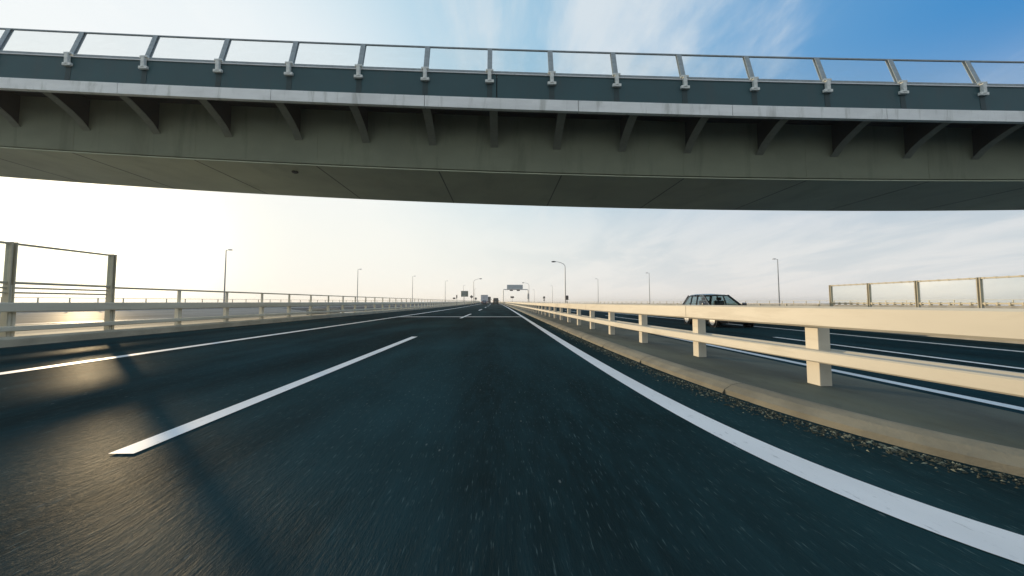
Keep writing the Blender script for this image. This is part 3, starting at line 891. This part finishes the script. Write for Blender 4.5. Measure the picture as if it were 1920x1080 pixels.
# ------------------------------------------------------------------ vehicles
def wheel(root, x, y, r, wdt, spokes=6, smooth=True, out=-1):
    wroot = MB()
    wroot.lathe([(-wdt / 2, r * 0.66), (-wdt / 2, r * 0.93), (-wdt / 2 + 0.03, r), (wdt / 2 - 0.03, r), (wdt / 2, r * 0.93), (wdt / 2, r * 0.66)], 'x', (0, 0, 0), 28)
    t = wroot.build('wheel', M['tyre'], root, True, loc=(x, y, r))
    rm = MB()
    xo_ = out * (wdt / 2 + 0.004)
    rm.lathe([(xo_, r * 0.67), (xo_ + out * 0.012, r * 0.70), (xo_ + out * 0.012, r * 0.60), (xo_ - out * 0.03, r * 0.58)], 'x', (0, 0, 0), 28)
    for kk in range(spokes):
        a = 2 * PI * kk / spokes
        ca, sa = math.cos(a), math.sin(a)
        pts = []
        for rr, hw in ((r * 0.10, r * 0.13), (r * 0.62, r * 0.10)):
            for sg in (-1, 1): pts.append((rr * ca - sg * hw * sa, rr * sa + sg * hw * ca))
        v = [(xo_ + out * 0.008, p[0], p[1]) for p in pts] + [(xo_ - out * 0.02, p[0], p[1]) for p in pts]
        rm.add(v, [(0, 1, 3, 2), (4, 6, 7, 5), (0, 2, 6, 4), (1, 5, 7, 3), (0, 4, 5, 1), (2, 3, 7, 6)])
    rm.lathe([(xo_ - out * 0.01, r * 0.2), (xo_ + out * 0.016, r * 0.17), (xo_ + out * 0.02, r * 0.02)], 'x', (0, 0, 0), 16)
    rm.build('rim', M['rim'], t, True)
    return t


def car(name, loc, rz, label, paint, W=1.64, L=4.25, H=1.45, cat='car', glass=None, see=True, van=False):
    """front of the car points to local -Y"""
    root = empty(name, loc, label, cat, None, rz)
    hw = W / 2; f, b = -L / 2, L / 2
    hood = 0.98 if van else 0.90
    belt = 1.0 if van else 0.92
    st = [  # y, half width, bottom, shoulder z
        (f, hw * 0.70, 0.30, 0.55), (f + 0.05, hw * 0.82, 0.22, 0.66), (f + 0.22, hw * 0.93, 0.19, 0.72), (f + 0.55, hw * 0.985, 0.19, 0.80),
        (f + 1.05, hw, 0.19, hood), (f + 1.6, hw, 0.19, belt), (0.3, hw, 0.19, belt + 0.02), (b - 0.9, hw, 0.19, belt + 0.04), (b - 0.35, hw * 0.985, 0.20, belt + 0.06), (b - 0.06, hw * 0.94, 0.24, belt + 0.04), (b, hw * 0.88, 0.32, belt - 0.06)]
    rings = []
    for y_, w_, z0, z1 in st:
        rings.append([(-w_ * 0.86, y_, z0), (w_ * 0.86, y_, z0), (w_ * 0.98, y_, z0 + 0.10), (w_ * 1.0, y_, (z0 + z1) * 0.56), (w_ * 0.985, y_, z1 - 0.10), (w_ * 0.90, y_, z1), (0, y_, z1 + 0.025), (-w_ * 0.90, y_, z1), (-w_ * 0.985, y_, z1 - 0.10), (-w_, y_, (z0 + z1) * 0.56), (-w_ * 0.98, y_, z0 + 0.10)])
    m = MB(); m.loft(rings, True, True); m.build('body', paint, root, True)
    # greenhouse: pillars and roof as a frame with window openings
    yA, yR0, yR1, yD = f + 1.15, f + 2.0, b - 0.55, b - 0.10   # windscreen foot, roof front, roof rear, tail foot
    if van: yA, yR0, yR1, yD = f + 0.75, f + 1.35, b - 0.22, b - 0.05
    zr = H; wb = hw * 0.90; wt = hw * 0.74
    def lerp(a, c, t): return a + (c - a) * t
    m = MB()
    roof = []
    for y_, w_, z_ in ((yR0, wt * 0.94, zr - 0.05), (yR0 + 0.25, wt, zr - 0.01), ((yR0 + yR1) / 2, wt, zr), (yR1 - 0.2, wt * 0.98, zr - 0.02), (yR1, wt * 0.93, zr - 0.06)):
        roof.append([(-w_, y_, z_ - 0.05), (-w_ * 0.9, y_, z_ - 0.01), (0, y_, z_ + 0.015), (w_ * 0.9, y_, z_ - 0.01), (w_, y_, z_ - 0.05), (w_ * 0.9, y_, z_ - 0.07), (-w_ * 0.9, y_, z_ - 0.07)])
    m.loft(roof, True, True)
    for s in (-1, 1):
        def pillar(p0, p1, w0):
            m.tube([p0, p1], w0, 6)
        pillar((s * wb * 0.97, yA, belt), (s * wt * 0.95, yR0 + 0.02, zr - 0.08), 0.045)
        ym = (yA + yD) / 2 - 0.05
        pillar((s * wb, ym - 0.1, belt), (s * wt, ym - 0.02, zr - 0.06), 0.04)
        pillar((s * wb, yD - 0.95, belt), (s * wt, yD - 0.95, zr - 0.06), 0.035)
        pillar((s * wb * 0.96, yD - 0.04, belt), (s * wt * 0.94, yR1 - 0.02, zr - 0.09), 0.06)
    m.build('roof', paint, root, True)
    gm = glass or M['see_glass']
    def quad(name_, pts, mt):
        q = MB(); vs = [Vector(p) for p in pts]; nrm = (vs[1] - vs[0]).cross(vs[2] - vs[0]).normalized() * 0.008
        v = [tuple(p + nrm) for p in vs] + [tuple(p - nrm) for p in vs]; k_ = len(vs)
        q.add(v, [tuple(range(k_)), tuple(reversed(range(k_, 2 * k_)))] + [(i, (i + 1) % k_, (i + 1) % k_ + k_, i + k_) for i in range(k_)])
        return q.build(name_, mt, root)
    quad('windscreen', [(-wb * 0.95, yA, belt + 0.01), (wb * 0.95, yA, belt + 0.01), (wt * 0.92, yR0, zr - 0.07), (-wt * 0.92, yR0, zr - 0.07)], gm)
    quad('rear_window', [(-wb * 0.92, yD - 0.02, belt + 0.05), (wb * 0.92, yD - 0.02, belt + 0.05), (wt * 0.90, yR1, zr - 0.09), (-wt * 0.90, yR1, zr - 0.09)], gm)
    for s in (-1, 1):
        ya = [yA + 0.10, (yA + yD) / 2 - 0.14, (yA + yD) / 2 - 0.06, yD - 0.98, yD - 0.92, yD - 0.10]
        yt = [yR0 + 0.10, (yA + yD) / 2 - 0.06, (yA + yD) / 2 + 0.02, yD - 0.98, yD - 0.92, yR1 - 0.06]
        for i in (0, 2, 4):
            quad('side_window', [(s * wb * 0.985, ya[i], belt + 0.02), (s * wb * 0.985, ya[i + 1], belt + 0.02), (s * wt * 0.985, yt[i + 1], zr - 0.09), (s * wt * 0.985, yt[i], zr - 0.09)], gm)
        q = MB(); q.bbox(s * (hw + 0.10) - 0.09, s * (hw + 0.10) + 0.09, yA + 0.12, yA + 0.22, belt + 0.02, belt + 0.17, 0.03); q.box(min(s * hw * .9, s * (hw + .06)), max(s * hw * .9, s * (hw + .06)), yA + .16, yA + .2, belt + .03, belt + .06)
        q.build('mirror', M['black_paint'] if paint is M['black_paint'] else paint, root, True)
        q = MB(); q.bbox(s * hw * 0.76 - 0.17, s * hw * 0.76 + 0.17, f + 0.03, f + 0.30, 0.60, 0.73, 0.03); q.build('headlight', M['headlight'], root, True)
        q = MB(); q.bbox(s * hw * 0.83 - 0.09, s * hw * 0.83 + 0.09, b - 0.07, b + 0.012, 0.62, 0.90, 0.02); q.build('tail_light', M['taillight'], root, True)
    q = MB(); q.bbox(-0.52, 0.52, f - 0.012, f + 0.05, 0.44, 0.56, 0.01); q.build('grille', M['dark'], root)
    q = MB(); q.bbox(-hw * 0.72, hw * 0.72, f - 0.02, f + 0.10, 0.24, 0.38, 0.02); q.build('bumper', M['dark'], root, True)
    q = MB(); q.bbox(-0.17, 0.17, f - 0.03, f - 0.015, 0.40, 0.50, 0.004); q.build('number_plate', M['plate'], root)
    q = MB(); q.bbox(-0.17, 0.17, b + 0.005, b + 0.02, 0.60, 0.70, 0.004); q.build('number_plate', M['plate'], root)
    # cabin contents: dashboard and front seats
    q = MB(); q.bbox(-wb * 0.9, wb * 0.9, yA + 0.1, yA + 0.55, belt - 0.02, belt + 0.05, 0.02); q.build('dashboard', M['dark'], root)
    for s in (-0.36, 0.36):
        q = MB(); q.bbox(s - 0.24, s + 0.24, yR0 + 0.35, yR0 + 0.50, belt - 0.1, belt + 0.26, 0.05); q.bbox(s - 0.12, s + 0.12, yR0 + 0.38, yR0 + 0.48, belt + 0.27, belt + 0.42, 0.04); q.build('seat', M['dark'], root, True)
    for s in (-1, 1):
        for yy in (f + 0.82, f + 0.82 + L * 0.598):
            r = 0.315
            wheel(root, s * (hw - 0.095), yy, r, 0.20, 6, True, s)
            q = MB(); q.lathe([(s * (hw - 0.02), r + 0.05), (s * (hw + 0.003), r + 0.05), (s * (hw + 0.003), r + 0.015), (s * (hw - 0.02), r + 0.015)], 'x', (0, yy, r), 28); q.build('wheel_arch', M['dark'], root, True)
    return root


# front bumper of the oncoming car at y=17.2; its right-hand side faces the median (x = 9.2)
car('estate_car', (9.34 + 0.82, 16.95 + 2.05, -0.2), 0.0, 'black estate car with bright alloy wheels oncoming beyond the median guardrail', M['black_paint'], L=4.1, H=1.51)
car('car', (-4.35 + xo(139), 141, zo(139)), PI, 'small dark blue car behind the white box truck', M['blue_paint'], glass=M['glass'])


def box_truck(loc, label, box_mat, W=2.3, Hb=3.3, zb_=0.95, L=6.0, name='box_truck'):
    """rear faces -Y"""
    root = empty(name, loc, label, 'truck')
    hw = W / 2
    m = MB(); m.bbox(-hw, hw, 0, L, zb_, Hb, 0.03); m.build('cargo_box', box_mat, root)
    for s in (-1, 1):
        m = MB(); m.bbox(min(s * 0.02, s * (hw - 0.08)), max(s * 0.02, s * (hw - 0.08)), -0.03, -0.002, zb_ + 0.12, Hb - 0.16, 0.01)
        dr = m.build('rear_door', box_mat, root)
        m = MB(); m.box(s * 0.22 - 0.02, s * 0.22 + 0.02, -0.06, -0.031, zb_ + 0.2, Hb - 0.3); m.build('lock_bar', M['steel'], dr)
        m = MB(); m.bbox(s * (hw - 0.28) - 0.2, s * (hw - 0.28) + 0.2, -0.06, 0.05, 0.72, 0.90, 0.01); m.build('tail_light', M['taillight'], root)
        m = MB(); m.bbox(s * (hw - 0.35) - 0.27, s * (hw - 0.35) + 0.27, 0.45, 0.50, 0.12, 0.62, 0.01); m.build('mud_flap', M['dark'], root)
        wheel(root, s * (hw - 0.30), 1.1, 0.44, 0.46, 5, True, s); wheel(root, s * (hw - 0.20), L + 0.9, 0.44, 0.26, 5, True, s)
        m = MB(); m.bbox(s * (hw + 0.18) - 0.1, s * (hw + 0.18) + 0.1, L + 1.7, L + 1.8, 1.7, 2.15, 0.02); m.build('mirror', M['dark'], root)
    m = MB(); m.bbox(-hw + 0.03, hw - 0.03, -0.035, -0.001, Hb - 0.14, Hb - 0.01, 0.01); m.build('door_header', M['box_dark'], root)
    m = MB(); m.bbox(-0.45, 0.45, 0.05, L + 1.8, 0.62, zb_ - 0.003, 0.02); m.bbox(-hw + 0.1, hw - 0.1, 0.02, 0.14, 0.45, 0.60, 0.02); m.build('chassis', M['dark'], root)
    m = MB(); m.loft([[(-hw * .93, y_, 0.55), (hw * .93, y_, 0.55), (hw * .93, y_, 1.5), (hw * .88, y_, zt), (-hw * .88, y_, zt), (-hw * .93, y_, 1.5)] for y_, zt in ((L + 0.15, 2.3), (L + 1.0, 2.45), (L + 1.7, 2.2), (L + 2.0, 1.4))], True, True)
    cb = m.build('cab', box_mat, root, True)
    return root


box_truck((-4.55 + xo(147), 147, zo(147)), 'white box truck seen from behind in the left lane', M['box_white'], W=2.45, Hb=3.35)
box_truck((-3.1 + xo(195), 195, zo(195)), 'dark narrow truck between the white box truck and the dark van', M['box_dark'], W=1.7, Hb=3.2)


def van(loc, label):
    root = empty('van', loc, label, 'van')
    hw = 0.92
    rings = []
    for y_, w_, z0, z1, zt in ((0, hw * .94, 0.35, 1.2, 2.0), (0.10, hw, 0.28, 1.2, 2.12), (1.2, hw, 0.26, 1.2, 2.15), (3.4, hw, 0.26, 1.2, 2.10), (4.1, hw, 0.26, 1.15, 1.75), (4.6, hw * .96, 0.28, 0.95, 1.05), (4.8, hw * .85, 0.35, 0.7, 0.75)):
        rings.append([(-w_ * .9, y_, z0), (w_ * .9, y_, z0), (w_, y_, z0 + .12), (w_, y_, z1), (w_ * .90, y_, zt - .12), (w_ * .78, y_, zt), (-w_ * .78, y_, zt), (-w_ * .90, y_, zt - .12), (-w_, y_, z1), (-w_, y_, z0 + .12)])
    m = MB(); m.loft(rings, True, True); m.build('body', M['green_paint'], root, True)
    m = MB(); m.bbox(-.70, .70, -.035, -.002, 1.45, 1.80, .02); m.build('rear_window', M['glass'], root)
    m = MB(); m.bbox(-.74, .74, -.03, -.002, .62, 1.22, .02); tg = m.build('tailgate', M['green_paint'], root)
    m = MB(); m.bbox(-.17, .17, -.045, -.032, .78, .90, .004); m.build('number_plate', M['plate'], tg)
    m = MB(); m.bbox(-.86, .86, -.08, -.002, .36, .58, .03); m.build('bumper', M['dark'], root)
    for s in (-1, 1):
        m = MB(); m.bbox(s * .83 - .06, s * .83 + .06, -.03, .05, .85, 1.25, .01); m.build('tail_light', M['taillight'], root)
        m = MB(); m.bbox(s * 1.04 - .1, s * 1.04 + .1, 3.7, 3.8, 1.15, 1.4, .02); m.build('mirror', M['dark'], root)
        for yy in (0.9, 3.9): wheel(root, s * (hw - .1), yy, .33, .2, 5, True, s)


van((-0.40 + xo(135), 134, zo(134)), 'dark green van seen from behind in the right lane ahead')


# ------------------------------------------------------------------ hazy sea air
HAZE = 0.0004
if HAZE:
    m = MB(); m.box(-1500, 1500, -400, 2600, -10, 16)
    hz_m = bpy.data.materials.new('sea_haze'); hz_m.use_nodes = True
    k = NT(hz_m.node_tree)
    pv = k.n('ShaderNodeVolumePrincipled')
    pv.inputs['Color'].default_value = (0.96, 0.96, 0.96, 1); pv.inputs['Density'].default_value = HAZE; pv.inputs['Anisotropy'].default_value = 0.35
    o = k.n('ShaderNodeOutputMaterial'); k.t.links.new(pv.outputs[0], o.inputs['Volume'])
    m.build('haze', hz_m, kind='stuff')
